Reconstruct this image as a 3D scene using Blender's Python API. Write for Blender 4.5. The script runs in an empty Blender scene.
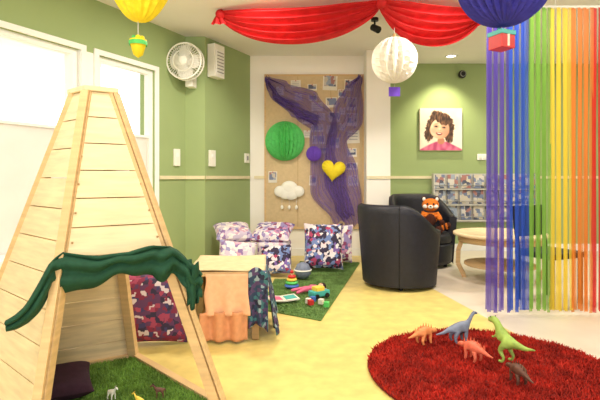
import bpy, math, random
from mathutils import Vector, Matrix
random.seed(4)
sin,cos,pi=math.sin,math.cos,math.pi
S=bpy.context.scene
COL=S.collection

# ------------------------------------------------------------------ materials
def lin(c): return tuple(((x/12.92) if x<=.04045 else ((x+.055)/1.055)**2.4) for x in c)
def rgb(r,g,b): return lin((r/255,g/255,b/255))
def mat(name,c,rough=.6,ns=12,amt=.08,bump=0.0,bs=None,spec=.3,metal=0,alpha=1,trans=0,sheen=0,stretch=None):
    m=bpy.data.materials.new(name); m.use_nodes=True
    nt=m.node_tree; N=nt.nodes; L=nt.links
    b=N['Principled BSDF']
    tc=N.new('ShaderNodeTexCoord'); mp=N.new('ShaderNodeMapping')
    L.new(tc.outputs['Object'],mp.inputs['Vector'])
    if stretch: mp.inputs['Scale'].default_value=stretch
    no=N.new('ShaderNodeTexNoise'); no.inputs['Scale'].default_value=ns; no.inputs['Detail'].default_value=4
    L.new(mp.outputs[0],no.inputs['Vector'])
    cr=N.new('ShaderNodeValToRGB')
    cr.color_ramp.elements[0].position=.3; cr.color_ramp.elements[1].position=.7
    cr.color_ramp.elements[0].color=tuple(max(0,x*(1-amt)) for x in c)+(1,)
    cr.color_ramp.elements[1].color=tuple(min(1,x*(1+amt)) for x in c)+(1,)
    L.new(no.outputs['Fac'],cr.inputs['Fac']); L.new(cr.outputs['Color'],b.inputs['Base Color'])
    b.inputs['Roughness'].default_value=rough; b.inputs['Specular IOR Level'].default_value=spec
    b.inputs['Metallic'].default_value=metal; b.inputs['Alpha'].default_value=alpha
    if sheen: b.inputs['Sheen Weight'].default_value=sheen
    if bump:
        n2=N.new('ShaderNodeTexNoise'); n2.inputs['Scale'].default_value=bs or ns*4
        L.new(mp.outputs[0],n2.inputs['Vector'])
        bp=N.new('ShaderNodeBump'); bp.inputs['Strength'].default_value=bump; bp.inputs['Distance'].default_value=.01
        L.new(n2.outputs['Fac'],bp.inputs['Height']); L.new(bp.outputs['Normal'],b.inputs['Normal'])
    if trans:
        t=N.new('ShaderNodeBsdfTranslucent'); L.new(cr.outputs['Color'],t.inputs['Color'])
        mx=N.new('ShaderNodeMixShader'); mx.inputs[0].default_value=trans
        L.new(b.outputs[0],mx.inputs[1]); L.new(t.outputs[0],mx.inputs[2])
        L.new(mx.outputs[0],N['Material Output'].inputs['Surface'])
    return m
def sheer(name,c,op=.5,var=.12,tint=.55):
    m=bpy.data.materials.new(name); m.use_nodes=True
    nt=m.node_tree;N=nt.nodes;L=nt.links
    b=N['Principled BSDF']; b.inputs['Base Color'].default_value=(*c,1); b.inputs['Roughness'].default_value=.4
    no=N.new('ShaderNodeTexNoise'); no.inputs['Scale'].default_value=6
    mr=N.new('ShaderNodeMapRange'); mr.inputs['To Min'].default_value=op-var; mr.inputs['To Max'].default_value=op+var
    L.new(no.outputs['Fac'],mr.inputs['Value'])
    t=N.new('ShaderNodeBsdfTransparent'); tc=tuple(1-tint+tint*x for x in c); t.inputs['Color'].default_value=(*tc,1)
    tl=N.new('ShaderNodeBsdfTranslucent'); tl.inputs['Color'].default_value=(*c,1)
    m1=N.new('ShaderNodeMixShader'); m1.inputs[0].default_value=.45
    L.new(b.outputs[0],m1.inputs[1]);L.new(tl.outputs[0],m1.inputs[2])
    m2=N.new('ShaderNodeMixShader'); L.new(mr.outputs[0],m2.inputs[0])
    L.new(t.outputs[0],m2.inputs[1]);L.new(m1.outputs[0],m2.inputs[2])
    L.new(m2.outputs[0],N['Material Output'].inputs['Surface'])
    return m
def pattern(name,cols,scale=10,kind='VORONOI',rough=.8):
    m=bpy.data.materials.new(name); m.use_nodes=True
    nt=m.node_tree;N=nt.nodes;L=nt.links
    b=N['Principled BSDF']; b.inputs['Roughness'].default_value=rough
    tc=N.new('ShaderNodeTexCoord')
    v=N.new('ShaderNodeTexVoronoi'); v.inputs['Scale'].default_value=scale
    if kind=='BOX': v.distance='CHEBYCHEV'
    if kind=='DIA': v.distance='MANHATTAN'
    L.new(tc.outputs['Object'],v.inputs['Vector'])
    sp=N.new('ShaderNodeSeparateColor'); L.new(v.outputs['Color'],sp.inputs[0])
    cr=N.new('ShaderNodeValToRGB'); cr.color_ramp.interpolation='CONSTANT'
    e=cr.color_ramp.elements
    n=len(cols)
    e[0].color=(*cols[0],1); e[1].color=(*cols[1],1); e[1].position=.15+.7/n
    for i in range(2,n):
        x=e.new(.15+.7*i/n); x.color=(*cols[i],1)
    L.new(sp.outputs[0],cr.inputs['Fac']); L.new(cr.outputs[0],b.inputs['Base Color'])
    return m
def planks(name,c,amt=.09):  # wood grain
    return mat(name,c,.5,5,amt,.05,40,stretch=(1,1,9))

M={}
M['green']=mat('wall_green',rgb(154,172,120),.75,3,.03,.03,150)
M['white']=mat('wall_white',rgb(242,238,230),.75,3,.02,.03,150)
M['ceil']=mat('ceiling_white',rgb(236,234,230),.85,2,.02)
M['trimw']=mat('trim_white',rgb(240,240,238),.45,6,.02)
M['rail']=mat('rail_cream',rgb(226,215,180),.5,8,.05)
M['runner']=mat('runner_beige',rgb(210,190,150),.8,18,.08,.1,120)
M['yel']=mat('lino_yellow',rgb(222,200,122),.34,9,.12,.02,60,spec=.4)
M['tile']=mat('floor_white',rgb(222,210,194),.35,4,.05,spec=.45)
M['cork']=mat('board_tan',rgb(206,182,142),.8,30,.06)
M['wood']=planks('birch_ply',rgb(230,206,166),.13)
M['wood2']=planks('pine',rgb(210,176,128),.12)
M['wood3']=planks('ply_edge',rgb(170,138,94))
M['leather']=mat('leather_black',rgb(30,30,40),.5,30,.2,.15,200,spec=.4)
M['black']=mat('plastic_black',rgb(22,22,25),.4,20,.1)
M['darkgreen']=mat('fabric_darkgreen',rgb(26,68,48),.8,40,.15,.15,250)
M['grass']=mat('grass_blades',rgb(112,146,62),.8,9,.4)
M['grassb']=mat('grass_backing',rgb(80,116,48),.9,60,.35,.5,200)
M['grass2']=mat('mat_blades',rgb(122,152,88),.8,9,.3)
M['grass2b']=mat('mat_backing',rgb(98,132,72),.9,60,.3,.5,200)
M['shag']=mat('shag_red',rgb(176,40,28),.85,8,.45)
M['shagb']=mat('shag_red_back',rgb(116,22,16),.9,40,.3)
M['red']=mat('fabric_red',rgb(216,44,48),.6,10,.15,trans=.35)
M['purple']=sheer('net_purple',rgb(132,104,192),.46,.14,.2)
M['paperw']=mat('paper_white',rgb(238,232,218),.7,20,.03,trans=.15)
M['paperblue']=mat('tissue_blue',rgb(62,58,160),.7,20,.12,trans=.15)
M['paperyel']=mat('tissue_yellow',rgb(250,226,50),.7,20,.08,trans=.2)
M['papergrn']=mat('tissue_green',rgb(92,196,104),.7,20,.1,trans=.05)
M['paperpur']=mat('tissue_purple',rgb(96,60,170),.7,20,.1)
M['cream']=mat('plastic_cream',rgb(238,236,226),.4,20,.02)
M['grey']=mat('plastic_grey',rgb(150,150,150),.5,20,.05)
M['skin']=mat('doll_skin',rgb(226,170,138),.6,9,.12)
M['hair']=mat('doll_hair',rgb(50,32,28),.6,40,.5)
M['pink']=mat('pink',rgb(222,104,140),.6,20,.12)
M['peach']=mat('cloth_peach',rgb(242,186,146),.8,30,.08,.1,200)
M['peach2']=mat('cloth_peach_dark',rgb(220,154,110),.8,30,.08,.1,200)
M['orange']=mat('toy_orange',rgb(226,140,86),.5,25,.2)
M['dgrey']=mat('toy_bluegrey',rgb(120,128,150),.5,25,.2)
M['dgreen']=mat('toy_green',rgb(150,176,84),.5,25,.25)
M['dpink']=mat('toy_salmon',rgb(222,112,86),.5,25,.2)
M['dbrown']=mat('toy_brown',rgb(96,62,50),.5,25,.2)
M['toyred']=mat('toy_red',rgb(196,50,50),.4,20,.05)
M['toyblue']=mat('toy_blue',rgb(70,110,190),.4,20,.05)
M['toyteal']=mat('toy_teal',rgb(70,170,164),.4,20,.05)
M['toyyel']=mat('toy_yellow',rgb(232,200,80),.4,20,.05)
M['fur']=mat('plush_rust',rgb(214,116,40),.95,40,.3,.5,150)
M['furd']=mat('plush_dark',rgb(70,34,24),.95,40,.25,.5,150)
M['string']=mat('string',rgb(200,196,186),.8,20,.05)
M['film']=mat('frosted_film',rgb(240,234,228),.6,5,.02,trans=.85)
M['darkpurple']=mat('cushion_plum',rgb(50,26,40),.9,30,.2,.2,150)
W_,K_,R_=rgb(228,220,222),rgb(48,38,66),rgb(166,60,96)
M['pat1']=pattern('patch_pastel',[rgb(150,134,184),rgb(200,140,176),rgb(228,214,216),rgb(96,96,150),rgb(206,196,216),rgb(140,64,104),rgb(232,224,222)],26,'BOX')
M['pat2']=pattern('patch_plum_white',[K_,W_,R_,rgb(120,90,160),rgb(220,206,210),K_,rgb(110,130,180)],26,'DIA')
M['pat3']=pattern('patch_cream',[rgb(228,216,216),rgb(204,158,180),rgb(150,144,190),rgb(236,230,226),rgb(140,112,164),rgb(200,186,206)],24,'BOX')
M['pat4']=pattern('print_teal',[rgb(40,60,90),rgb(60,110,120),rgb(30,34,60),rgb(140,160,170),rgb(80,60,100)],44)
M['pat5']=pattern('patch_dark',[rgb(124,36,66),K_,rgb(206,190,198),rgb(60,54,100),rgb(156,60,90),K_,rgb(90,50,90)],34,'BOX')
M['mag']=pattern('magazine_covers',[rgb(110,120,150),rgb(200,194,188),rgb(74,78,100),rgb(150,160,176),rgb(160,110,104),rgb(196,186,168)],18,'BOX',.4)
M['rackgrey']=mat('rack_grey',rgb(196,194,188),.5,8,.05)
def emis(name,c,s):
    m=bpy.data.materials.new(name); m.use_nodes=True
    b=m.node_tree.nodes['Principled BSDF']; b.inputs['Emission Color'].default_value=(*c,1); b.inputs['Emission Strength'].default_value=s
    b.inputs['Base Color'].default_value=(*c,1)
    return m
M['glow']=emis('lamp_diffuser',(1,.95,.85),6)

# ------------------------------------------------------------------ mesh builder
class MB:
    def __init__(s): s.v=[];s.f=[];s.m=[];s.sm=[];s.mats=[]
    def mi(s,k):
        if k not in s.mats: s.mats.append(k)
        return s.mats.index(k)
    def add(s,vs,fs,k,smooth=False):
        o=len(s.v); s.v+= [tuple(v) for v in vs]; i=s.mi(k)
        for f in fs: s.f.append(tuple(o+a for a in f)); s.m.append(i); s.sm.append(smooth)
    def box(s,c,d,k,rz=0,rot=None):
        R=rot if rot is not None else Matrix.Rotation(rz,3,'Z')
        vs=[Vector(c)+R@Vector((x*d[0]/2,y*d[1]/2,z*d[2]/2)) for x in(-1,1) for y in(-1,1) for z in(-1,1)]
        s.add(vs,[(0,1,3,2),(4,6,7,5),(0,4,5,1),(2,3,7,6),(0,2,6,4),(1,5,7,3)],k)
    def prism(s,poly,z0,z1,k):
        n=len(poly); vs=[(x,y,z0) for x,y in poly]+[(x,y,z1) for x,y in poly]
        s.add(vs,[tuple(range(n))[::-1],tuple(range(n,2*n))]+[(i,(i+1)%n,(i+1)%n+n,i+n) for i in range(n)],k)
    def beam(s,p,q,w,h,k,up=(0,0,1)):
        p=Vector(p);q=Vector(q);d=(q-p).normalized();a=d.cross(Vector(up)).normalized();b=a.cross(d)
        vs=[e+a*x*w/2+b*y*h/2 for e in(p,q) for x,y in((-1,-1),(1,-1),(1,1),(-1,1))]
        s.add(vs,[(0,1,2,3),(7,6,5,4)]+[(i,i+4,(i+1)%4+4,(i+1)%4) for i in range(4)],k)
    def cyl(s,p,q,r1,r2,k,n=16):
        p=Vector(p);q=Vector(q);d=(q-p).normalized();u=Vector((0,0,1)) if abs(d.z)<.9 else Vector((1,0,0))
        a=d.cross(u).normalized();b=a.cross(d)
        vs=[e+(a*cos(2*pi*i/n)+b*sin(2*pi*i/n))*r for e,r in((p,r1),(q,r2)) for i in range(n)]
        s.add(vs,[(i,(i+1)%n,(i+1)%n+n,i+n) for i in range(n)],k,True)
        s.add(vs[:n],[tuple(range(n))[::-1]],k); s.add(vs[n:],[tuple(range(n))],k)
    def grid(s,fn,nu,nv,k,cu=False,smooth=True):
        vs=[fn(i/nu,j/nv) for i in range(nu+(0 if cu else 1)) for j in range(nv+1)]
        w=nv+1; fs=[]
        for i in range(nu):
            i2=(i+1)%nu if cu else i+1
            for j in range(nv): fs.append((i*w+j,i2*w+j,i2*w+j+1,i*w+j+1))
        s.add(vs,fs,k,smooth)
    def lathe(s,prof,c,k,n=32,smooth=True):
        m=len(prof)-1
        s.grid(lambda u,v:(c[0]+prof[round(v*m)][0]*cos(2*pi*u),c[1]+prof[round(v*m)][0]*sin(2*pi*u),c[2]+prof[round(v*m)][1]),n,m,k,True,smooth)
    def ell(s,c,r,k,rot=None,n=16):
        R=rot if rot is not None else Matrix.Identity(3); c=Vector(c)
        s.grid(lambda u,v:c+R@Vector((r[0]*cos(2*pi*u)*sin(pi*v),r[1]*sin(2*pi*u)*sin(pi*v),r[2]*cos(pi*v))),n,n//2+2,k,True)
    def torus(s,c,R,r,k,axis='Z',n=28,m=8):
        def fn(u,v):
            a=2*pi*u;b=2*pi*v; p=Vector(((R+r*cos(b))*cos(a),(R+r*cos(b))*sin(a),r*sin(b)))
            if axis=='Y': p=Vector((p.x,p.z,p.y))
            if axis=='X': p=Vector((p.z,p.x,p.y))
            return Vector(c)+p
        s.grid(fn,n,m,k,True)
    def disc(s,pts,k): s.add(pts,[tuple(range(len(pts)))],k)
    def build(s,name,parent=None,loc=None,rot=None,bevel=0,sub=0,solid=0):
        me=bpy.data.meshes.new(name); me.from_pydata(s.v,[],s.f)
        for k in s.mats: me.materials.append(M[k] if isinstance(k,str) else k)
        for p,i,sm in zip(me.polygons,s.m,s.sm): p.material_index=i; p.use_smooth=sm
        me.update()
        o=bpy.data.objects.new(name,me); COL.objects.link(o)
        if parent: o.parent=parent
        if loc: o.location=loc
        if rot: o.rotation_euler=rot
        if solid:
            md=o.modifiers.new('solid','SOLIDIFY'); md.thickness=solid
        if bevel:
            md=o.modifiers.new('bev','BEVEL'); md.width=bevel; md.segments=2; md.limit_method='ANGLE'
        if sub:
            md=o.modifiers.new('sub','SUBSURF'); md.levels=sub; md.render_levels=sub
        return o
def empty(name,loc=(0,0,0),rot=(0,0,0)):
    e=bpy.data.objects.new(name,None); COL.objects.link(e); e.location=loc; e.rotation_euler=rot; e.empty_display_size=.1
    return e
def skin(name,verts,edges,rad,k,parent=None,loc=(0,0,0),rot=(0,0,0),sc=1,sub=2):
    me=bpy.data.meshes.new(name); me.from_pydata([tuple(c*sc for c in v) for v in verts],edges,[])
    o=bpy.data.objects.new(name,me); COL.objects.link(o)
    bpy.context.view_layer.update()
    md=o.modifiers.new('skin','SKIN'); md.use_smooth_shade=True
    sv=me.skin_vertices[0].data
    for i,r in enumerate(rad):
        rr=(r,r) if not isinstance(r,tuple) else r
        sv[i].radius=(rr[0]*sc,rr[1]*sc); sv[i].use_root=(i==0)
    m2=o.modifiers.new('sub','SUBSURF'); m2.levels=sub; m2.render_levels=sub
    me.materials.append(M[k]); o.parent=parent; o.location=loc; o.rotation_euler=rot
    return o

# ------------------------------------------------------------------ room shell
H=2.8
def lw(d,off=0):  # left window wall: point at depth d, off = into room
    return (-4.158+.49*d+.898*off, d-.44*off)
def lseg(mb,d0,d1,z0,z1,k,o0=0,o1=-.22):
    mb.prism([lw(d0,o0),lw(d1,o0),lw(d1,o1),lw(d0,o1)],z0,z1,k)
mb=MB()
lseg(mb,-2.5,2.0,0,H,'green'); lseg(mb,2.0,5.19,2.28,H,'green'); lseg(mb,2.0,5.19,0,.43,'white')
lseg(mb,4.33,4.51,.43,2.28,'trimw'); lseg(mb,5.19,5.66,0,H,'green')
mb.build('wall_left')
mb=MB(); mb.prism([(-1.39,5.655),(-1.15,5.655),(-.678,6.6),(-.78,6.8),(-1.6,5.75)],0,H,'green'); mb.build('wall_left_pier')
for n,(a,b) in enumerate([(2.0,4.33),(4.51,5.19)],1):
    mb=MB(); t=.05
    for (d0,d1,z0,z1) in [(a,a+t,.43,2.28),(b-t,b,.43,2.28),(a+t,b-t,2.28-t,2.28),(a+t,b-t,.43,.43+t),(a+t,b-t,1.53,1.555)]:
        lseg(mb,d0,d1,z0,z1,'trimw',-.03,-.10)
    if n==1: lseg(mb,3.08,3.14,.43+t,2.28-t,'trimw',-.04,-.09)
    lseg(mb,a+t,b-t,.43+t,1.53,'film',-.06,-.066)
    lseg(mb,a-.05,a,.38,2.33,'trimw',.015,0); lseg(mb,b,b+.05,.38,2.33,'trimw',.015,0)
    lseg(mb,a,b,2.28,2.33,'trimw',.015,0); lseg(mb,a-.05,b+.05,.38,.43,'trimw',.06,0)
    mb.build('window_%d'%n)
A=Vector((-.67,6.55)); B=Vector((.90,6.55)); U=(B-A).normalized(); Nn=Vector((U.y,-U.x)); BR=math.atan2(U.y,U.x)
def bw(s,off=0): p=A+U*s+Nn*off; return (p.x,p.y)
mb=MB(); mb.prism([bw(-.03),bw(1.7),bw(1.7,-.2),bw(-.05,-.2)],0,H,'white'); mb.build('wall_back')
mb=MB(); mb.box((1.05,6.625,H/2),(.32,.75,H),'white'); mb.build('wall_pier_back')
mb=MB(); mb.box((3.1,7.1,H/2),(4.0,.2,H),'green'); mb.build('wall_back_right')
mb=MB(); mb.box((5.1,2.35,H/2),(.2,9.7,H),'green'); mb.build('wall_right')
mb=MB()
mb.add([(-6,-2.5,0),(2.42,-2.5,0),(.9,7.2,0),(-6,7.2,0)],[(0,1,2,3)],'yel')
mb.add([(2.42,-2.5,0),(5.2,-2.5,0),(5.2,7.2,0),(.9,7.2,0)],[(0,1,2,3)],'tile')
mb.build('floor')
mb=MB(); mb.box((-.4,2.35,H+.05),(11.4,9.8,.1),'ceil'); mb.build('ceiling')
mb=MB(); lseg(mb,5.25,5.65,1.075,1.115,'rail',.02,0); mb.build('trim_1')
def rseg(name,p,q,z0,z1,k,t=.02):
    m=MB(); p=Vector(p);q=Vector(q);d=(q-p).normalized();n=Vector((d.y,-d.x))
    m.prism([p,q,q+n*t,p+n*t],z0,z1,k); return m.build(name)
rseg('trim_2',(-1.385,5.655),(-1.15,5.655),1.075,1.115,'rail'); rseg('trim_3',(-1.145,5.66),(-.71,6.53),1.075,1.115,'rail')
rseg('trim_4',bw(.03),bw(.19),1.075,1.115,'rail'); rseg('trim_5',(.89,6.25),(1.21,6.25),1.075,1.115,'rail')
rseg('trim_6',(1.22,7.0),(5,7.0),1.075,1.115,'rail')
rseg('baseboard_left',lw(5.2),lw(5.65),0,.09,'rail'); rseg('baseboard_pier_left',(-1.145,5.66),(-.71,6.53),0,.09,'rail')
rseg('baseboard_back',bw(.03),bw(1.56),0,.1,'trimw'); rseg('baseboard_pier',(.89,6.25),(1.21,6.25),0,.1,'trimw')
rseg('baseboard_back_right',(1.22,7.0),(5,7.0),0,.1,'trimw')

# ------------------------------------------------------------------ notice board & its decorations
def bloc(s,z,off): x,y=bw(s,off); return (x,y,z)
be=empty('notice_board',bloc(.87,1.455,.018),(0,0,BR))
mb=MB()
mb.box((0,0,0),(1.37,.03,2.13),'cork')
for x in(-.685,.685): mb.box((x,-.003,0),(.025,.04,2.155),'wood2')
for z in(-1.065,1.065): mb.box((0,-.003,z),(1.37,.04,.025),'wood2')
for x in(-.23,.23): mb.box((x,-.016,0),(.006,.004,2.1),'wood3')
mb.build('board_panel',parent=be)
mb=MB()
random.seed(9)
for (s,z,w,h) in [(.85,2.35,.13,.09),(1.1,2.42,.2,.22),(1.36,2.38,.12,.16),(.86,2.2,.12,.08),(.92,2.08,.16,.12),(1.12,2.14,.16,.14),(.93,1.94,.2,.1),(1.16,1.94,.16,.14),(.92,1.78,.17,.1),(1.12,1.76,.14,.12),(.94,1.62,.18,.12),(1.16,1.58,.14,.14),(.98,1.47,.2,.08),(1.4,2.12,.14,.18),(1.4,1.90,.16,.18),(1.42,1.66,.18,.18),(1.4,1.44,.14,.12),(1.4,1.25,.16,.1),(.4,2.3,.1,.12),(.62,2.4,.14,.1),(.3,1.1,.12,.16),(.86,1.05,.1,.14),(1.26,2.26,.1,.12),(1.27,1.8,.08,.1),(1.27,2.02,.08,.1),(.76,1.9,.1,.12),(.78,1.7,.1,.1),(1.42,1.05,.14,.14),(.66,2.22,.1,.1)]:
    r=Matrix.Rotation(random.uniform(-.06,.06),3,'Y'); ph=random.random()<.4; y=-.001*random.random()
    mb.box((s-.88,y,z-1.455),(w,.004,h),'paperw',rot=r)
    if ph: mb.box((s-.88,y-.0025,z-1.455+h*.08),(w*.82,.002,h*.66),'mag',rot=r)
    else:
        for i in range(3): mb.box((s-.88,y-.0025,z-1.455+h*(.25-.22*i)),(w*.7,.002,h*.05),'grey')
    mb.ell((s-.88,y-.004,z-1.455+h*.42),(.008,.004,.008),'toyred',n=8)
mb.build('pinned_notes',parent=be,loc=(0,-.0195,0))

def pleated(name,R,k,n=28,zs=1.0,half=False,prof=None,loc=(0,0,0),rot=(0,0,0),parent=None,sq=1.0,amp=.07,pin=0):
    mb=MB()
    def fn(u,v):
        a=(pi if half else 2*pi)*u + (pi if half else 0); t=pi*v
        i=round(u*n*2); rr=R*(1-amp*(i%2)*(.55+.45*abs(sin(10*t+(i//2%2)*pi/2))))
        r=(prof(v) if prof else sin(t))*rr
        return (r*cos(a),r*sin(a)*sq,R*zs*cos(t))
    mb.grid(fn,n*2,36,k,not half,False)
    if pin: mb.cyl((0,pin,0),(0,-.02,0),.006,.006,'string',8)
    return mb.build(name,loc=loc,rot=rot,parent=parent)
pleated('paper_honeycomb_ball',.275,'papergrn',14,1,True,loc=bloc(.46,1.60,.05),rot=(0,0,BR),sq=.9,amp=.26)
pleated('paper_honeycomb_medallion',.105,'paperpur',12,1,True,loc=bloc(.86,1.42,.112),rot=(0,0,BR),sq=.5,amp=.14,pin=.012)
def heart(name,R,k,loc,rot):
    mb=MB()
    def fn(u,v):
        t=2*pi*u; x=16*sin(t)**3/17; z=(13*cos(t)-5*cos(2*t)-2*cos(3*t)-cos(4*t))/17
        q=sin(v*pi/2); d=cos(v*pi/2); pl=1-.08*(round(u*48)%2)
        return (x*R*q*pl,-.07*d-.001,z*R*q*pl)
    mb.grid(fn,48,10,k,True,False)
    mb.grid(lambda u,v:(16*sin(2*pi*u)**3/17*R*v,0,(13*cos(2*pi*u)-5*cos(4*pi*u)-2*cos(6*pi*u)-cos(8*pi*u))/17*R*v),64,2,k,True)
    mb.cyl((0,.022,0),(0,-.01,0),.006,.006,'string',8)
    return mb.build(name,loc=loc,rot=rot)
heart('paper_heart',.175,'paperyel',bloc(1.13,1.2,.112),(0,.12,BR))
mb=MB()
for (x,z,r) in [(-.12,0,.09),(0,.04,.12),(.12,.0,.09),(.03,-.03,.1),(-.05,-.03,.09)]: mb.ell((x,0,z),(r,.03,r*.9),'cream')
for x in(-.1,0,.1):
    mb.cyl((x,0,-.08),(x,0,-.2),.003,.003,'string',6); mb.ell((x,0,-.22),(.02,.01,.03),'cream')
mb.build('cloud_wall_decoration',loc=bloc(.52,.9,.075),rot=(0,0,BR))
def sheet(name,path,k,off=.05,folds=5,amp=.03,seed=0):
    mb=MB(); n=len(path)-1; rnd=random.Random(seed); ph=rnd.random()*6
    def fn(u,v):
        t=u*n; i=min(int(t),n-1); f=t-i; f2=f*f*(3-2*f)
        s0,z0,w0=path[i]; s1,z1,w1=path[i+1]
        s=s0+(s1-s0)*f2; z=z0+(z1-z0)*f; w=w0+(w1-w0)*f2
        def P(tt):
            tt=max(0,min(n-1e-6,tt)); j=int(tt); g=tt-j; a,b=path[j],path[j+1]; return a[0]+(b[0]-a[0])*g,a[1]+(b[1]-a[1])*g
        a=P(t-.5); b=P(t+.5); dx,dz=b[0]-a[0],b[1]-a[1]; l=math.hypot(dx,dz) or 1; nx,nz=-dz/l,dx/l
        c=(v-.5)*w
        o=off+amp*(.5+.5*sin(v*folds*2*pi+ph+u*3))
        x,y=bw(s+nx*c+.02*sin(u*17+v*9),o)
        return (x,y,z+nz*c+.02*sin(v*21+u*8))
    mb.grid(fn,n*10,50,k); return mb.build(name)
e=empty('purple_net_drape')
for nm,pth,sd in [('swathe_a',[(.20,2.48,.06),(.42,2.28,.32),(.76,2.10,.44),(1.0,1.82,.42),(.98,1.4,.30),(1.06,.98,.56),(1.28,.50,.30)],1),
                  ('swathe_b',[(1.50,2.50,.06),(1.42,2.3,.26),(1.33,1.95,.40),(1.18,1.6,.32),(1.24,1.1,.44),(1.34,.7,.42),(1.40,.42,.18)],2),
                  ('swathe_c',[(.20,2.46,.05),(.3,2.25,.10),(.6,2.02,.14),(.92,1.86,.14)],3)]:
    o=sheet(nm,pth,'purple',.058,9,.03,sd); o.parent=e

# ------------------------------------------------------------------ things on green walls
e=empty('wall_fan',(-1.32,5.40,2.43),(0,0,math.radians(-8)))
mb=MB(); Rf=.205
mb.torus((0,-.06,0),Rf,.010,'cream','Y'); mb.torus((0,.03,0),Rf,.010,'cream','Y'); mb.torus((0,-.085,0),.12,.006,'cream','Y')
for i in range(40):
    a=2*pi*i/40
    p=[(0.04*cos(a),-.1,.04*sin(a)),(.12*cos(a),-.085,.12*sin(a)),(Rf*cos(a),-.06,Rf*sin(a)),(Rf*cos(a),.03,Rf*sin(a)),(.05*cos(a),.06,.05*sin(a))]
    for q,r in zip(p,p[1:]): mb.cyl(q,r,.0035,.0035,'cream',5)
mb.ell((0,-.1,0),(.05,.012,.05),'cream')
for i in range(4):
    a0=2*pi*i/4
    def fn(u,v,a0=a0):
        r=.03+.155*u; a=a0+(v-.5)*(.5+1.0*sin(pi*min(u*.9+.05,1)))
        return (r*cos(a),-.02+.04*(v-.5),r*sin(a))
    mb.grid(fn,8,8,'cream')
mb.cyl((0,.03,0),(0,.14,0),.055,.045,'cream',20); mb.cyl((0,.1,-.02),(0,.12,-.2),.02,.02,'cream',12)
mb.box((0,.16,-.2),(.09,.13,.13),'cream')
mb.build('fan_head_and_bracket',parent=e)
WR=math.atan2(.945,.472)
def w2(t,off):
    p=Vector((-1.15,5.655)); d=Vector((.472,.945)); d.normalize(); n=Vector((d.y,-d.x)); q=p+d*t+n*off; return q.x,q.y
x,y=w2(.14,.06)
mb=MB(); mb.box((0,0,0),(.2,.11,.4),'cream'); mb.box((0,-.06,-.02),(.15,.012,.3),'trimw')
for i in range(7): mb.box((0,-.068,-.14+.04*i),(.13,.006,.012),'grey')
mb.build('wall_speaker',loc=(x,y,2.52),rot=(0,0,WR),bevel=.012)
x,y=w2(.12,.015)
mb=MB(); mb.box((0,0,0),(.12,.025,.2),'cream'); mb.box((0,-.015,.03),(.05,.01,.05),'trimw'); mb.build('thermostat',loc=(x,y,1.33),rot=(0,0,WR),bevel=.006)
x,y=w2(.9,.015)
mb=MB(); mb.box((0,0,0),(.1,.025,.13),'cream'); mb.box((0,-.015,0),(.04,.01,.06),'grey'); mb.build('light_switch',loc=(x,y,1.36),rot=(0,0,WR),bevel=.006)
x,y=lw(5.5,.015)
mb=MB(); mb.box((0,0,0),(.1,.025,.2),'cream'); mb.box((0,-.015,.03),(.04,.01,.05),'trimw'); mb.build('light_switch',loc=(x,y,1.33),rot=(0,0,math.atan2(1,.49)),bevel=.006)

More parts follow.
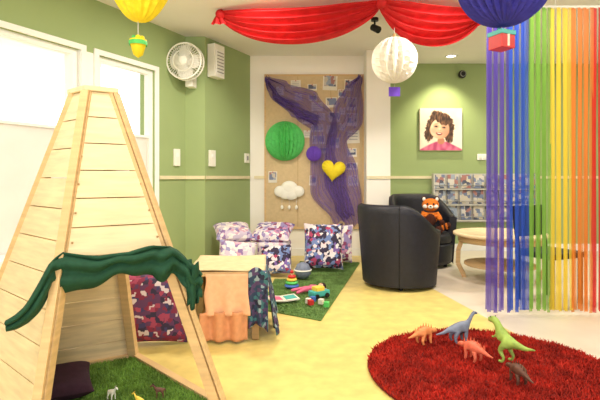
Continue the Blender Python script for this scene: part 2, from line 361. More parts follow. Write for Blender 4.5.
# ---- portrait print on canvas: vertex-coloured picture of a laughing child
def portrait():
    e=empty('child_portrait_canvas',(2.1,6.955,1.81))
    mb=MB(); mb.box((0,.02,0),(.63,.04,.63),'paperw'); mb.build('stretched_canvas',parent=e,bevel=.004)
    n=170; vs=[];fs=[];cols=[]
    def sm(a,b,x):
        t=max(0,min(1,(x-a)/(b-a))); return t*t*(3-2*t)
    def el(x,z,cx,cz,rx,rz,soft=.12,rot=0):
        c,s=cos(rot),sin(rot); dx,dz=x-cx,z-cz; X=(dx*c+dz*s)/rx; Z=(-dx*s+dz*c)/rz
        return 1-sm(1-soft,1+soft,math.hypot(X,Z))
    def mixc(a,b,t): return tuple(a[i]*(1-t)+b[i]*t for i in range(3))
    from mathutils import noise
    def col(x0,z0):  # -1..1 ; whole head tilted slightly
        k=noise.noise(Vector((x0*3,z0*3,.3)))
        c=mixc((248,236,222),(240,212,196),sm(-1,1,z0-x0+k))
        tt=.14; x=x0*cos(tt)-z0*sin(tt)+.06; z=x0*sin(tt)+z0*cos(tt)
        hn=.10*noise.noise(Vector((x*4,z*4,2)))+.06*noise.noise(Vector((x*13,z*13,5)))
        h=max(el(x,z,.0,.26,.58+hn,.50+hn,.08),el(x,z,-.44,-.12,.20+hn,.5+hn,.14),el(x,z,.46,-.10,.2+hn,.5+hn,.14))
        hair=mixc((54,34,28),(124,84,60),max(0,min(1,.35+1.3*noise.noise(Vector((x*20,z*5,1))))))
        c=mixc(c,hair,h)
        sh=1-sm(-.60,-.52,z0+.5*max(0,abs(x0)-.2)**1.2)
        shc=mixc((230,120,156),(186,70,116),max(0,min(1,.5+noise.noise(Vector((x*5,z*3,8)))*1.5)))
        c=mixc(c,shc,sh)
        c=mixc(c,(190,128,100),el(x0,z0,.0,-.52,.16,.16,.15))
        sk=mixc((250,208,178),(200,138,110),sm(-.25,.75,x*.9-.25*z+.25*math.hypot(x,z)))
        wd=.42+.04*sm(.2,-.3,z)
        f=el(x,z,.0,.02,wd,.46,.06); c=mixc(c,sk,f)
        fr=el(x,z+.12*sin(x*4+.5),.0,.54,.46,.24+.02*sin(x*31),.12); c=mixc(c,hair,fr)
        for sx in(-1,1):
            c=mixc(c,(236,138,120),.45*el(x,z,sx*.25,-.10,.15,.12,.7))
            c=mixc(c,(160,106,84),.45*el(x,z,sx*.18,.11,.12,.09,.6))
            c=mixc(c,(120,82,64),.6*el(x,z,sx*.18,.22,.09,.016,.8,-sx*.2))
            c=mixc(c,(28,18,18),.95*el(x,z+.9*(x-sx*.18)**2*3,sx*.18,.10,.07,.034,.35))
            c=mixc(c,(236,226,220),.6*el(x,z,sx*.18-.02,.11,.014,.012,.4))
        c=mixc(c,(206,140,114),.55*el(x,z,.0,-.055,.075,.045,.6))
        c=mixc(c,(255,224,200),.6*el(x,z,-.01,-.02,.033,.045,.8))
        my=z+.215-1.1*x*x
        c=mixc(c,(196,94,88),.9*el(x,my,.0,.0,.15,.075,.2))
        c=mixc(c,(96,32,34),.9*el(x,my,.0,.0,.12,.052,.2))
        c=mixc(c,(246,240,232),.95*el(x,my,.0,.022,.105,.026,.3))
        return c
    for i in range(n+1):
        for j in range(n+1):
            x=-1+2*i/n; z=-1+2*j/n
            vs.append((x*.313,-.0015,z*.313)); cols.append(col(x*.95,z*.95))
    for i in range(n):
        for j in range(n): a=i*(n+1)+j; fs.append((a,a+n+1,a+n+2,a+1))
    me=bpy.data.meshes.new('printed_picture'); me.from_pydata(vs,[],fs)
    ca=me.color_attributes.new('print','FLOAT_COLOR','POINT')
    for i,c in enumerate(cols): ca.data[i].color=(*rgb(*[max(0,min(255,q)) for q in c]),1)
    m=bpy.data.materials.new('portrait_print'); m.use_nodes=True; nt=m.node_tree
    at=nt.nodes.new('ShaderNodeAttribute'); at.attribute_name='print'
    nt.links.new(at.outputs['Color'],nt.nodes['Principled BSDF'].inputs['Base Color']); nt.nodes['Principled BSDF'].inputs['Roughness'].default_value=.6
    me.materials.append(m); o=bpy.data.objects.new('printed_picture',me); COL.objects.link(o); o.parent=e
portrait()
mb=MB(); mb.cyl((0,.0,0),(0,-.05,0),.03,.03,'black'); mb.ell((0,-.09,0),(.06,.06,.06),'black'); mb.torus((0,-.13,0),.035,.008,'grey','Y')
mb.build('security_camera',loc=(2.4,6.999,2.62))
mb=MB(); mb.box((0,0,0),(.14,.025,.09),'trimw'); mb.box((-.03,-.015,0),(.04,.01,.05),'cream'); mb.box((.03,-.015,0),(.04,.01,.05),'cream')
mb.build('light_switch',loc=(2.72,6.985,1.4),bevel=.005)
# magazine rack (stands on the floor)
mb=MB(); random.seed(2)
mb.box((0,.03,.0),(1.5,.03,.72),'rackgrey')
for i in range(3):
    z=-.33+.23*i
    mb.box((0,-.02,z),(1.5,.09,.015),'rackgrey'); mb.cyl((-.75,-.062,z+.06),(.75,-.062,z+.06),.006,.006,'grey',8)
    for j in range(8):
        x=-.66+.19*j+random.uniform(-.01,.01)
        mb.box((x,-.018-.01*random.random(),z+.115),(.15,.012,.2),'mag',rot=Matrix.Rotation(-.12,3,'X'))
for x in(-.75,.75): mb.box((x,-.01,-.215),(.02,.11,1.15),'rackgrey')
mb.build('magazine_rack',loc=(2.72,6.91,.79))

# ------------------------------------------------------------------ ceiling decorations
def swag(name,p,q,sag,wid,k,parent,folds=4,top=.12,seed=0):
    mb=MB()
    def fn(u,v):
        c=(4*u*(1-u))**.75; s=v-.5
        w=wid*(.25+.75*min(1,c*1.3))
        x=p[0]+(q[0]-p[0])*u+.015*sin(v*12+seed); y=p[1]+(q[1]-p[1])*u+s*w+.03*sin(v*folds*2*pi+u*2+seed)*(.3+c)
        z=2.785-sag*c*(top+(1-top)*v)-.012*(.5+.5*sin(v*folds*2*pi+seed))-.07*(1-c)*v
        return (x,y,z)
    mb.grid(fn,44,56,k); return mb.build(name,parent=parent)
e=empty('red_ceiling_drape')
swag('swag_a',(-.80,4.75),(.77,4.45),.32,.30,'red',e,5,.16)
swag('swag_b',(.77,4.45),(1.85,4.78),.34,.30,'red',e,5,.10,2)
mb=MB(); mb.ell((.77,4.43,2.75),(.05,.08,.05),'red'); mb.ell((-.81,4.75,2.75),(.05,.07,.05),'red'); mb.ell((1.87,4.78,2.75),(.04,.07,.05),'red')
mb.grid(lambda u,v:(-.83+.05*(v-.5)*(1+2*u)+.01*sin(v*15),4.74+.02*sin(v*13),2.74-.09*u),6,16,'red')
mb.grid(lambda u,v:(1.88+.05*(v-.5)*(1+2*u)+.01*sin(v*15),4.77+.02*sin(v*13),2.74-.09*u),6,16,'red')
mb.build('gathers',parent=e)

def hang(name,loc,z1): 
    e=empty(name,loc); mb=MB(); mb.cyl((0,0,0),(0,0,z1-loc[2]),.003,.003,'string',6); mb.build('hanging_string',parent=e); return e
e=hang('white_paper_lantern',(.93,4.6,2.25),2.8)
pleated('ball',.225,'paperw',18,1,parent=e,amp=.22)
mb=MB(); mb.cyl((0,0,-.21),(0,0,-.27),.002,.002,'string',6); mb.box((0,0,-.31),(.11,.012,.09),'paperpur'); mb.cyl((0,0,.2),(0,0,.26),.03,.015,'wood3',12)
mb.cyl((0,0,.5),(0,0,.55),.02,.05,'cream',16); mb.build('tag_and_rose',parent=e)
e=hang('blue_paper_honeycomb_ball',(1.40,3.2,2.45),2.8)
pleated('ball',.315,'paperblue',28,1,parent=e,amp=.18)
e=hang('hanging_gift_box',(1.39,3.22,2.05),2.133)
mb=MB(); mb.box((0,0,-.02),(.12,.12,.10),'toyred'); mb.box((0,0,.035),(.13,.13,.03),'toyteal'); mb.box((0,-.001,-.01),(.02,.125,.1),'paperw')
mb.torus((-.02,0,.055),.018,.005,'toyteal','Y',14,6); mb.torus((.02,0,.055),.018,.005,'toyteal','Y',14,6); mb.build('box',parent=e,rot=(0,0,.4),bevel=.004)
e=hang('yellow_paper_honeycomb_ornament',(-1.03,3.0,2.31),2.8)
pleated('ball',.25,'paperyel',16,.85,parent=e,prof=lambda v:min(1,2*min(v,1-v))**.8*.8,amp=.12)
e=hang('hanging_party_cone',(-1.04,3.0,1.935),2.1)
mb=MB(); mb.lathe([(.0,-.07),(.03,-.05),(.05,.02),(.055,.045),(.04,.05),(0,.05)],(0,0,0),'paperyel',16); mb.lathe([(.056,.01),(.058,.035),(.05,.04)],(0,0,0),'papergrn',16)
for i in range(5): mb.ell((.025*cos(i*1.26),.025*sin(i*1.26),.055),(.018,.018,.018),'papergrn' if i%2 else 'paperyel',n=8)
mb.build('cone',parent=e)
e=empty('ceiling_spotlight',(.80,5.0,2.8))
mb=MB(); mb.cyl((0,0,0),(0,0,-.03),.04,.04,'black'); mb.cyl((0,0,-.03),(0,0,-.08),.010,.010,'black',8)
mb.cyl((-.02,.02,-.09),(.035,-.045,-.14),.035,.038,'black',20); mb.build('spot_head',parent=e)
def fill_down(x,y,pw,r=.09,sz=.35):  # invented fitting with area lamp, added as fill light
    e=empty('added_fill_downlight',(x,y,2.8)); mb=MB()
    mb.lathe([(r+.02,-.001),(r+.02,-.012),(r,-.014),(r-.01,-.004)],(0,0,0),'trimw',24)
    mb.lathe([(0.001,-.005),(r-.01,-.005)],(0,0,0),'glow',24); mb.build('fitting',parent=e)
    l=bpy.data.lights.new('lamp','AREA'); l.shape='DISK'; l.size=sz; l.energy=pw; l.color=(1,.92,.80)
    o=bpy.data.objects.new('lamp',l); COL.objects.link(o); o.parent=e; o.location=(0,0,-.03)
for x,y,p in [(-1.0,1.6,26),(1.0,1.6,25),(2.9,2.6,26),(-.45,4.2,44),(3.6,5.0,38),(1.5,4.1,40),(.6,-.6,20),(-2.0,-.4,22)]: fill_down(x,y,p)  # added fill lamps, kept out of view, to brighten room and alcove
e=empty('added_fill_downlight',(2.12,6.55,2.8)); mb=MB()
mb.lathe([(.09,-.001),(.09,-.012),(.07,-.014),(.06,-.004)],(0,0,0),'trimw',24); mb.lathe([(.001,-.005),(.06,-.005)],(0,0,0),'glow',24); mb.build('fitting',parent=e)
l=bpy.data.lights.new('lamp','SPOT'); l.energy=95; l.spot_size=math.radians(95); l.spot_blend=.7; l.shadow_soft_size=.06; l.color=(1,.88,.6)
o=bpy.data.objects.new('lamp',l); COL.objects.link(o); o.parent=e; o.location=(0,0,-.04); o.rotation_euler=(math.radians(14),0,0)

# ------------------------------------------------------------------ ribbon curtain
e=empty('rainbow_ribbon_curtain')
cols=[('violet',rgb(108,84,190)),('blue',rgb(52,96,210)),('green',rgb(146,194,84)),('yellow',rgb(246,220,76)),('orange',rgb(240,150,60)),('red',rgb(224,60,50))]
x0=1.50; bw_=.168; random.seed(5); NR=10
for ci,(n,c) in enumerate(cols):
    mm=sheer('ribbon_'+n,c,.54,.1,.4); mb=MB()
    for i in range(NR):
        x=x0+ci*bw_+i*bw_/NR+random.uniform(-.002,.002); w=random.uniform(.024,.032); yy=3.72+(i%3)*.018+random.uniform(-.004,.004)
        ph=random.random()*6; zb=.015+random.random()*.04; tw=random.uniform(-.3,.3); sw=random.uniform(-.010,.010)
        def fn(u,v,x=x,w=w,yy=yy,ph=ph,zb=zb,tw=tw,sw=sw):
            z=2.45+(zb-2.45)*u; a=tw*sin(u*4+ph)*(.2+u)
            return (x+sw*u*u+.003*sin(u*7+ph)*u+(v-.5)*w*cos(a),yy+.006*sin(u*7+ph)+(v-.5)*w*sin(a),z)
        mb.grid(fn,24,2,mm)
    mb.build('ribbons_'+n,parent=e)
mb=MB(); mb.cyl((1.46,3.74,2.46),(2.56,3.74,2.46),.014,.014,'cream',12)
for x in(1.5,2.05,2.52): mb.cyl((x,3.74,2.46),(x,3.74,2.8),.003,.003,'string',6)
mb.build('hanging_rod',parent=e)

# ------------------------------------------------------------------ tub chairs
def tub(name,loc,face,R=.39,hb=.8,ha=.6):
    e=empty(name,loc,(0,0,face))
    mb=MB(); amax=math.radians(128); th=.085
    def hh(a):
        t=max(0,min(1,(abs(a)-math.radians(45))/math.radians(70))); t=t*t*(3-2*t); return hb+(ha-hb)*t
    prof=[(1,.05),(1,.3),(1,.6),(1,.9),(.97,.97),(.5,1.0),(.03,.97),(0,.9),(0,.5),(0,.3)]
    def fn(u,v):
        a=-amax+2*amax*u; h=hh(a); i=round(v*9); o,z=prof[i]; z=z*h
        ro=R*(.86+.14*min(1,z/.75)); r=ro-th*(1-o)
        return (-r*cos(a),r*sin(a)*1.0,z)
    mb.grid(fn,48,9,'leather')
    for u in(0,1):
        mb.disc([fn(u,j/9) for j in range(10)],'leather')
    for a in(-.7,.7):
        i0=.5+a/(2*amax)
        pts=[Vector(fn(i0,j/9)) for j in range(6)]
        for p,q in zip(pts,pts[1:]): mb.cyl(p*1.0,q*1.0,.004,.004,'black',6)
    mb.lathe([(0,.05),(R*.80,.05),(R*.84,.1),(R*.86,.27),(R*.84,.29),(0,.29)],(0,0,0),'leather',40)
    mb.lathe([(0,.29),(R*.76,.29),(R*.8,.32),(R*.8,.38),(R*.74,.42),(R*.4,.435),(0,.44)],(.02,0,0),'leather',40)
    for a in(.8,2.3,3.9,5.4): mb.cyl((R*.65*cos(a),R*.65*sin(a),0),(R*.65*cos(a),R*.65*sin(a),.06),.02,.025,'black',10)
    mb.build('tub_shell',parent=e); return e
tub('tub_armchair',(1.02,4.80,0),math.radians(38),.425,.83,.58)
tub('tub_armchair',(1.54,5.86,0),math.radians(-72),.42,.88,.62)

# coffee table
e=empty('round_coffee_table',(2.13,4.98,0))
mb=MB(); mb.lathe([(0,.475),(.46,.475),(.475,.482),(.475,.505),(.465,.51),(.43,.51),(.425,.503),(0,.503)],(0,0,0),'wood',48)
mb.lathe([(.40,.41),(.42,.41),(.42,.476),(.40,.476)],(0,0,0),'wood2',40)
for i in range(4):
    a=pi/4+i*pi/2+.35
    P=[(.36,.476),(.42,.3),(.425,.15),(.36,0.02),(.36,0)]
    for (r,z),(r2,z2) in zip(P,P[1:]): mb.beam((r*cos(a),r*sin(a),z),(r2*cos(a),r2*sin(a),z2),.045,.03,'wood2',up=(-sin(a),cos(a),0))
mb.lathe([(0,.16),(.36,.16),(.36,.18),(0,.18)],(0,0,0),'wood2',40)
mb.build('top_and_legs',parent=e)

# dark chair behind curtain
e=empty('dark_side_chair',(2.2,4.12,0),(0,0,math.radians(25)))
mb=MB(); mb.box((0,0,.43),(.42,.38,.05),'leather')
for x in(-.18,.18):
    mb.beam((x,-.16,0),(x,-.16,.42),.035,.035,'black',up=(0,1,0)); mb.beam((x,.17,0),(x,.17,.44),.035,.035,'black',up=(0,1,0)); mb.beam((x,.17,.42),(x,.22,.84),.03,.03,'black',up=(0,1,0))
mb.box((0,.21,.7),(.38,.03,.28),'leather',rot=Matrix.Rotation(-.12,3,'X')); mb.build('chair_frame',parent=e,bevel=.008)

# red panda plush
e=empty('red_panda_plush',(1.57,5.62,.435),(0,0,math.radians(-15)))
skin('body',[(0,0,.1),(0,0,.2),(0,-.005,.27),(.07,-.02,.23),(.12,-.08,.15),(-.07,-.02,.23),(-.12,-.08,.15)],[(0,1),(1,2),(2,3),(3,4),(2,5),(5,6)],[.1,.085,.05,.035,.032,.035,.032],'fur',e)
mb=MB(); mb.ell((0,-.02,.33),(.1,.08,.08),'fur',n=20)
for sx in(-1,1):
    mb.ell((sx*.075,0,.40),(.032,.018,.036),'furd'); mb.ell((sx*.075,-.01,.40),(.02,.015,.024),'cream'); mb.ell((sx*.035,-.095,.345),(.011,.008,.012),'black',n=10)
    mb.ell((sx*.06,-.075,.315),(.03,.022,.024),'cream'); mb.ell((sx*.13,-.1,.13),(.03,.03,.03),'furd'); mb.ell((sx*.09,-.1,.045),(.04,.09,.042),'furd'); mb.ell((sx*.1,-.19,.05),(.038,.03,.045),'furd')
mb.ell((0,-.095,.31),(.032,.03,.024),'cream'); mb.ell((0,-.125,.318),(.012,.01,.009),'black',n=10)
mb.ell((0,-.07,.15),(.065,.04,.08),'furd')
for i in range(5): mb.ell((.12+.022*i,.03-.0*i,.05+.008*i),(.03,.04,.04),'fur' if i%2 else 'furd',n=12)
mb.build('head_and_paws',parent=e)

# ------------------------------------------------------------------ grass mats and shag rug
def blades(mb,inside,bounds,n,h,k,zb,spread=.5,w=.006):
    x0,x1,y0,y1=bounds; vs=[];fs=[]; c=0
    while c<n:
        x=random.uniform(x0,x1); y=random.uniform(y0,y1)
        if not inside(x,y): continue
        a=random.random()*2*pi; hh=h*random.uniform(.6,1.1); t=random.uniform(0,spread)*h; b=random.random()*2*pi
        o=len(vs); vs+= [(x-w*cos(a),y-w*sin(a),zb),(x+w*cos(a),y+w*sin(a),zb),(x+t*cos(b),y+t*sin(b),zb+hh)]; fs.append((o,o+1,o+2)); c+=1
    mb.add(vs,fs,k)
def inpoly(poly):
    def f(x,y):
        r=False; n=len(poly)
        for i in range(n):
            (a,b),(c,d)=poly[i],poly[(i+1)%n]
            if (b>y)!=(d>y) and x<(c-a)*(y-b)/(d-b)+a: r=not r
        return r
    return f
random.seed(1)
mb=MB(); RC=(1.085,2.62); RR=.695
mb.lathe([(0,.002),(RR,.002),(RR+.005,.012),(RR-.01,.02),(0,.02)],(RC[0],RC[1],0),'shagb',64)
blades(mb,lambda x,y:(x-RC[0])**2+(y-RC[1])**2<(RR+.0)**2,(RC[0]-RR,RC[0]+RR,RC[1]-RR,RC[1]+RR),26000,.026,'shag',.014,1.0,.006)
mb.build('round_shag_rug')
pol=[(-.33,3.86),(.16,3.56),(.76,5.95),(.0,6.02),(-.08,5.0),(-.27,4.97)]
mb=MB(); mb.prism(pol,.001,.010,'grass2b'); blades(mb,inpoly(pol),(-.4,.8,3.5,6.1),26000,.014,'grass2',.009,.8,.004); mb.build('grass_play_mat')

# ------------------------------------------------------------------ teepee playhouse
TH=1.50; C=Vector((-.99,2.25,0)); N0=Vector((-1.0,1.70,0)); R0=Vector((-.333,2.16,0)); F0=Vector((-.98,2.80,0)); L0=Vector((-1.75,2.35,0))
def cor(b,z,ins=0):
    t=z/TH*(1-.165); p=b.lerp(C,t)
    d=(C-p); d.z=0
    if ins: p=p+d.normalized()*ins
    return Vector((p.x,p.y,z))
e=empty('wooden_teepee_playhouse')
mb=MB()
for c in(N0,R0,F0,L0):
    mb.beam(cor(c,0,.035),cor(c,TH,.03),.045,.045,'wood2',up=(C-c).normalized())
def plk(a,b,z0,z1,k='wood'):
    g=.0024; z0+=g; z1-=g
    out=[cor(a,z0),cor(b,z0),cor(b,z1),cor(a,z1)]; inn=[cor(a,z0,.02),cor(b,z0,.02),cor(b,z1,.02),cor(a,z1,.02)]
    mb.add(out+inn,[(0,1,2,3),(7,6,5,4)]+[(i,i+4,(i+1)%4+4,(i+1)%4) for i in range(4)],k)
zs=[.76+(TH-.76)*i/6 for i in range(7)]
for i in range(6):
    for a,b in((N0,R0),(R0,F0)): plk(a,b,zs[i],zs[i+1])
zz=[.02+(TH-.02)*i/11 for i in range(12)]
for i in range(11):
    for a,b in((L0,N0),(F0,L0)): plk(a,b,zz[i],zz[i+1])
for c in(N0,R0):
    d=(c-C).normalized()
    mb.beam(cor(c,0)+d*.004,cor(c,TH)+d*.004,.036,.012,'wood2',up=d)
for i in range(6):
    zc=(zs[i]+zs[i+1])/2
    for t in(.09,.91):
        p=cor(N0,zc).lerp(cor(R0,zc),t); nn=(R0-N0).cross(Vector((0,0,1))).normalized(); mb.cyl(p-nn*.002,p+nn*.004,.005,.005,'wood3',8)
for a,b in((N0,R0),(R0,F0),(F0,L0),(L0,N0)): mb.beam(cor(a,.03,.03),cor(b,.03,.03),.04,.06,'wood2')
mb.beam(cor(N0,.75,.03),cor(R0,.75,.03),.03,.05,'wood2'); mb.beam(cor(R0,.75,.03),cor(F0,.75,.03),.03,.05,'wood2')
mb.build('pyramid_frame',parent=e)
mb=MB(); q=[cor(c,TH) for c in(N0,R0,F0,L0)]; cc=sum(q,Vector())/4
q=[(cc+(p-cc)*1.14) for p in q]; mb.prism([(p.x,p.y) for p in q],TH,TH+.025,'wood'); mb.build('cap',parent=e,bevel=.004)
mb=MB(); gp=[cor(c,.03,.06) for c in(N0,R0,F0,L0)]; gpol=[(p.x,p.y) for p in gp]
mb.prism(gpol,.02,.045,'grassb'); blades(mb,inpoly(gpol),(-1.8,-.3,1.6,2.9),15000,.018,'grass',.043,.8,.004); mb.build('grass_floor',parent=e)
pts=[(-1.13,1.83,.535,.02),(-1.08,1.86,.60,.07),(-1.01,1.93,.75,.15),(-.98,1.965,.79,.15),(-.86,2.0,.765,.11),(-.74,2.06,.770,.10),(-.65,2.12,.795,.12),(-.60,2.16,.785,.15),(-.53,2.18,.73,.14),(-.49,2.20,.69,.15),(-.475,2.22,.65,.12)]
mb=MB(); n=len(pts)-1
def fn(u,v):
    t=u*n;i=min(int(t),n-1);f=t-i
    a,b=pts[i],pts[i+1]; x,y,z,d=[a[j]+(b[j]-a[j])*f for j in range(4)]
    bul=.022*sin(pi*v)+.010*sin(u*38+2*v)*(.3+v)+.012*sin(v*15+u*5+2*sin(u*9))
    return (x+.4*bul+.01*sin(u*20),y-.03-.9*bul,z+.02*sin(v*pi)-d*v*(1+.18*sin(u*23)+.08*sin(u*51)))
mb.grid(fn,150,24,'darkgreen')
mb.build('green_valance',parent=e,solid=.006)
mb=MB()
mb.grid(lambda u,v:(-.50+.05*(v-.5)*(1-.3*u)+.012*sin(v*14),2.15+.02*sin(v*12+u*4),.70-.19*u+.02*sin(v*7)),12,20,'darkgreen')
mb.build('valance_tail',parent=e,solid=.006)

# pillow
def pillow(name,loc,rot,w,h,t,k,parent=None):
    mb=MB()
    for s in(-1,1):
        def fn(u,v,s=s):
            x=2*u-1; z=2*v-1
            th=t/2*(max(0,(1-x**4))*max(0,(1-z**4)))**.5
            px=x*w/2*(1-.07*(1-z*z)*abs(x)**3); pz=z*h/2*(1-.07*(1-x*x)*abs(z)**3)
            return (px,s*th*(1+.08*sin(x*5)*sin(z*4)),pz)
        mb.grid(fn if s<0 else (lambda u,v,f=fn:f(1-u,v)),22,22,k)
    return mb.build(name,loc=loc,rot=rot,parent=parent)
rad=math.radians
pillow('plum_cushion',(-1.16,2.24,.115),(rad(-80),0,.5),.30,.26,.10,'darkpurple')
pillow('patchwork_floor_cushion',(-.98,3.10,.235),(rad(-12),0,.10),.47,.46,.15,'pat5')
def cubef(name,loc,rz,s,k,h=None):
    mb=MB(); mb.box((0,0,0),(s,s,h or s),k); return mb.build(name,loc=(loc[0],loc[1],(h or s)/2+loc[2]),rot=(0,0,rz),bevel=.03)
cubef('patchwork_foam_cube',(-.76,5.55,0),.2,.36,'pat1',.34)
cubef('patchwork_foam_cube',(-.30,5.56,.0),-.1,.36,'pat3',.34)
pillow('patchwork_floor_cushion',(-.80,5.58,.445),(rad(-72),0,.3),.44,.40,.16,'pat3')
pillow('patchwork_floor_cushion',(-.33,5.60,.44),(rad(-68),0,-.2),.48,.40,.15,'pat1')
pillow('patchwork_floor_cushion',(.27,5.42,.30),(rad(-18),0,-.06),.46,.54,.17,'pat2')
pillow('patchwork_floor_cushion',(.46,5.84,.275),(rad(-18),0,-.2),.4,.48,.15,'pat1')
pillow('patchwork_floor_cushion',(-.70,5.17,.21),(rad(-22),.12,.15),.42,.38,.15,'pat3')
pillow('patchwork_floor_cushion',(-.27,5.20,.18),(rad(-28),-.1,-.15),.36,.34,.14,'pat2')
pillow('patchwork_floor_cushion',(-.50,4.82,.135),(rad(-50),.1,.3),.34,.28,.12,'pat1')

# ------------------------------------------------------------------ low table with cloths
e=empty('low_play_table',(-.53,3.42,0),(0,0,rad(4)))
mb=MB(); mb.box((0,0,.45),(.50,.60,.03),'wood2')
for x in(-.21,.21):
    for y in(-.26,.26): mb.box((x,y,.22),(.05,.05,.435),'wood3')
mb.box((-.215,0,.25),(.02,.5,.36),'wood2'); mb.box((0,.27,.38),(.4,.02,.1),'wood2')
mb.build('table_frame',parent=e,bevel=.004)
def cloth(name,fx,nu,nv,k,par): 
    m=MB(); m.grid(fx,nu,nv,k); return m.build(name,parent=par,solid=.004)
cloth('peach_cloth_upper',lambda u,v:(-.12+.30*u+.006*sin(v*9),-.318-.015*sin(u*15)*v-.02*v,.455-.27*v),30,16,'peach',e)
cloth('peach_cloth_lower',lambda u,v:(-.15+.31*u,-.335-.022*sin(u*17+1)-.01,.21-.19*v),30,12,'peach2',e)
cloth('printed_cloth_front',lambda u,v:(.165+.13*u,-.335-.02*sin(u*13)*v,.472-.38*v+.03*sin(u*4)),16,16,'pat4',e)
cloth('printed_cloth_side',lambda u,v:(.28+.02*sin(u*24)*v+.07*v,-.33+.55*u,.472-.43*v+.02*sin(u*9)),40,16,'pat4',e)
cloth('beige_runner',lambda u,v:(-.24+.52*v,-.30+.6*u,.472+.004*sin(u*14+v*6)),20,20,'runner',e)

# ------------------------------------------------------------------ toy animals
def quad(name,loc,rz,sc,k,kind='long',parent=None):
    e=empty(name,loc,(0,0,rz))
    if kind=='long':
        V=[(-.15,0,.42),(0,0,.45),(.18,0,.43),(.32,0,.55),(.42,0,.72),(.50,0,.82),(.62,0,.79),(-.32,0,.38),(-.52,0,.3),(-.75,0,.27)]
        Rr=[.12,.14,.12,.07,.05,.055,.035,.08,.045,.015]
    elif kind=='mid':
        V=[(-.15,0,.42),(0,0,.48),(.18,0,.40),(.30,0,.38),(.38,0,.38),(.46,0,.38),(.58,0,.32),(-.32,0,.38),(-.52,0,.32),(-.72,0,.30)]
        Rr=[.13,.16,.13,.09,.08,.09,.04,.09,.05,.015]
    elif kind=='horse':
        V=[(-.2,0,.48),(0,0,.47),(.18,0,.49),(.28,0,.6),(.36,0,.74),(.42,0,.78),(.56,0,.68),(-.28,0,.47),(-.33,0,.38),(-.34,0,.22)]
        Rr=[.11,.12,.11,.07,.055,.06,.035,.03,.025,.02]
    E=[(0,1),(1,2),(2,3),(3,4),(4,5),(5,6),(0,7),(7,8),(8,9)]
    lr=.05 if kind!='horse' else .035
    for sx in(-1,1):
        b=len(V); V+=[(.18,sx*.1,.32),(.16,sx*.12,.17),(.18,sx*.12,.04),(.22,sx*.12,.025)]; Rr+=[lr*1.3,lr,lr*.8,lr*.6]; E+=[(2,b),(b,b+1),(b+1,b+2),(b+2,b+3)]
        b=len(V); V+=[(-.12,sx*.11,.3),(-.2,sx*.13,.16),(-.17,sx*.13,.04),(-.12,sx*.13,.025)]; Rr+=[lr*1.6,lr,lr*.8,lr*.6]; E+=[(0,b),(b,b+1),(b+1,b+2),(b+2,b+3)]
    skin('body',V,E,Rr,k,e,sc=sc)
    mb=MB(); hx,_,hz=V[5]
    for sx in(-1,1): mb.ell(((hx+.03)*sc,sx*.05*sc,(hz+.02)*sc),(.012*sc,)*3,'black',n=8)
    if kind=='mid':
        for i in range(7):
            x=-.4+.12*i; z=.48+.12*math.exp(-((x)/.22)**2)*1.0
            mb.add([((x-.05)*sc,0,(z-.06)*sc),((x+.05)*sc,0,(z-.06)*sc),(x*sc,.0,(z+.12)*sc),(x*sc,.012*sc,z*sc),(x*sc,-.012*sc,z*sc)],[(0,3,2),(3,1,2),(1,4,2),(4,0,2)],k)
    if kind=='horse':
        for sx in(-1,1): mb.cyl((.38*sc,sx*.03*sc,.82*sc),(.37*sc,sx*.04*sc,.90*sc),.018*sc,.004*sc,k,8)
        for i in range(6): mb.ell(((.22+.035*i)*sc,0,(.62+.045*i)*sc),(.03*sc,.014*sc,.05*sc),'black',n=8)
    mb.build('details',parent=e); return e
def rex(name,loc,rz,sc,k):
    e=empty(name,loc,(0,0,rz))
    V=[(-.05,0,.42),(.1,0,.5),(.2,0,.62),(.28,0,.74),(.36,0,.78),(.5,0,.74),(-.25,0,.42),(-.45,0,.42),(-.68,0,.47)]
    Rr=[.12,.11,.08,.075,.085,.05,.08,.045,.012]
    E=[(0,1),(1,2),(2,3),(3,4),(4,5),(0,6),(6,7),(7,8)]
    for sx in(-1,1):
        b=len(V); V+=[(.02,sx*.12,.34),(.06,sx*.13,.22),(-.04,sx*.13,.12),(.0,sx*.13,.03),(.1,sx*.13,.02)]; Rr+=[.07,.05,.03,.03,.025]; E+=[(0,b),(b,b+1),(b+1,b+2),(b+2,b+3),(b+3,b+4)]
        b=len(V); V+=[(.2,sx*.09,.5),(.27,sx*.1,.44),(.31,sx*.1,.46)]; Rr+=[.03,.02,.012]; E+=[(1,b),(b,b+1),(b+1,b+2)]
    skin('body',V,E,Rr,k,e,sc=sc)
    mb=MB()
    for sx in(-1,1): mb.ell((.38*sc,sx*.065*sc,.83*sc),(.014*sc,)*3,'black',n=8)
    mb.build('eyes',parent=e); return e
rz=.041
quad('toy_triceratops',(.79,2.97,rz),rad(30),.19,'orange','mid')
quad('toy_sauropod',(1.02,3.0,rz),rad(15),.22,'dgrey','long')
quad('toy_triceratops',(1.00,2.70,rz),rad(120),.19,'dpink','mid')
rex('toy_tyrannosaur',(1.18,2.66,rz+.004),rad(112),.28,'dgreen')
quad('toy_stegosaurus',(1.12,2.40,rz),rad(100),.17,'dbrown','mid')
quad('toy_horse',(-.86,2.00,.062),rad(20),.09,'dbrown','horse')
quad('toy_horse',(-.72,2.10,.062),rad(160),.08,'toyyel','horse')
quad('toy_horse',(-.88,2.18,.062),rad(-30),.08,'cream','horse')
quad('toy_horse',(-.66,2.20,.062),rad(200),.08,'dbrown','horse')
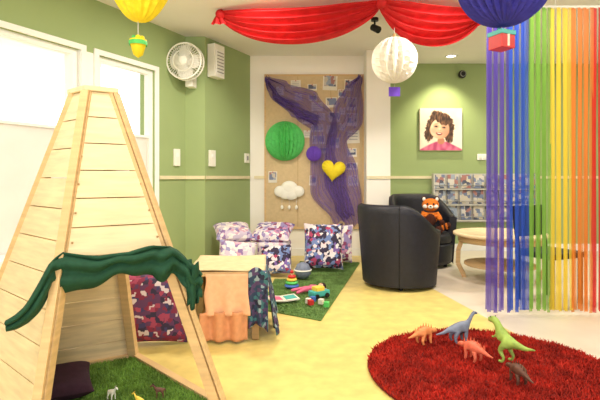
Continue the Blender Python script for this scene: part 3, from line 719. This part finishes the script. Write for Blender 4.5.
# toys on mat
zt=.0255
mb=MB()
for i,(r,k) in enumerate([(.07,'toyblue'),(.06,'papergrn'),(.05,'toyyel'),(.04,'toyred')]): mb.torus((0,0,.016+.03*i),r-.015,.016,k)
mb.cyl((0,0,0),(0,0,.15),.01,.01,'wood'); mb.ell((0,0,.15),(.018,.018,.018),'toyred'); mb.build('stacking_ring_toy',loc=(-.08,4.55,zt))
mb=MB(); mb.box((0,0,.04),(.18,.09,.05),'toyteal'); mb.box((-.01,0,.08),(.09,.08,.04),'toyyel')
for x in(-.055,.055):
    for y in(-.047,.047): mb.cyl((x,y-.008,.022),(x,y+.008,.022),.022,.022,'black',14)
mb.build('toy_car',loc=(.17,4.17,zt),rot=(0,0,.6),bevel=.006)
mb=MB(); random.seed(3)
for i,(x,y) in enumerate([(0,0),(.09,.03),(.02,.11),(-.02,.05),(.13,-.06)]):
    mb.box((x,y,.02),(.04,.04,.04),['toyred','paperw','toyblue','paperw','papergrn'][i],rz=random.random()*2)
mb.build('building_blocks',loc=(.09,3.93,zt))
e=empty('rag_doll',(.06,4.36,.055),(0,0,.5))
skin('body',[(0,0,0),(.08,0,0),(.11,0,0),(.13,.05,0),(.1,.12,-.005),(.13,-.05,0),(.16,-.11,-.005),(-.05,.03,0),(-.14,.05,-.01),(-.05,-.03,0),(-.14,-.06,-.01)],[(0,1),(1,2),(2,3),(3,4),(2,5),(5,6),(0,7),(7,8),(0,9),(9,10)],[.028,.026,.02,.016,.012,.016,.012,.018,.014,.018,.014],'pink',e)
mb=MB(); mb.ell((.165,0,.005),(.036,.034,.032),'skin'); mb.ell((.178,0,.006),(.034,.036,.034),'hair'); mb.ell((.155,.012,.035),(.005,.005,.003),'black',n=8); mb.ell((.155,-.012,.035),(.005,.005,.003),'black',n=8); mb.build('head',parent=e)
mb=MB()
for s in(-1,1):
    mb.box((s*.065,0,.012),(.13,.18,.010),'paperw',rot=Matrix.Rotation(-s*.08,3,'Y')); mb.box((s*.065,0,.0185),(.1,.12,.002),'toyteal' if s>0 else 'pink',rot=Matrix.Rotation(-s*.08,3,'Y'))
mb.build('picture_book',loc=(-.15,4.08,zt+.004),rot=(0,0,.3))
mb=MB(); mb.lathe([(0,.0),(.05,.005),(.085,.05),(.09,.09),(.06,.15),(.02,.17),(0,.172)],(0,0,0),'dgrey',20); mb.torus((0,0,.09),.088,.008,'cream'); mb.build('wobbly_toy',loc=(.03,4.95,zt))

# ------------------------------------------------------------------ world + camera
w=bpy.data.worlds.new('World'); S.world=w; w.use_nodes=True
bg=w.node_tree.nodes['Background']; bg.inputs[0].default_value=(.99,.985,.98,1); bg.inputs[1].default_value=2.3
cam=bpy.data.cameras.new('cam'); cam.lens=28.02; cam.sensor_width=36; cam.shift_y=-23/600; cam.clip_start=.05
co=bpy.data.objects.new('camera',cam); COL.objects.link(co); co.location=(0,0,1.1); co.rotation_euler=(pi/2,0,0); S.camera=co
S.view_settings.view_transform='Standard'; S.view_settings.look='None'; S.view_settings.exposure=.06
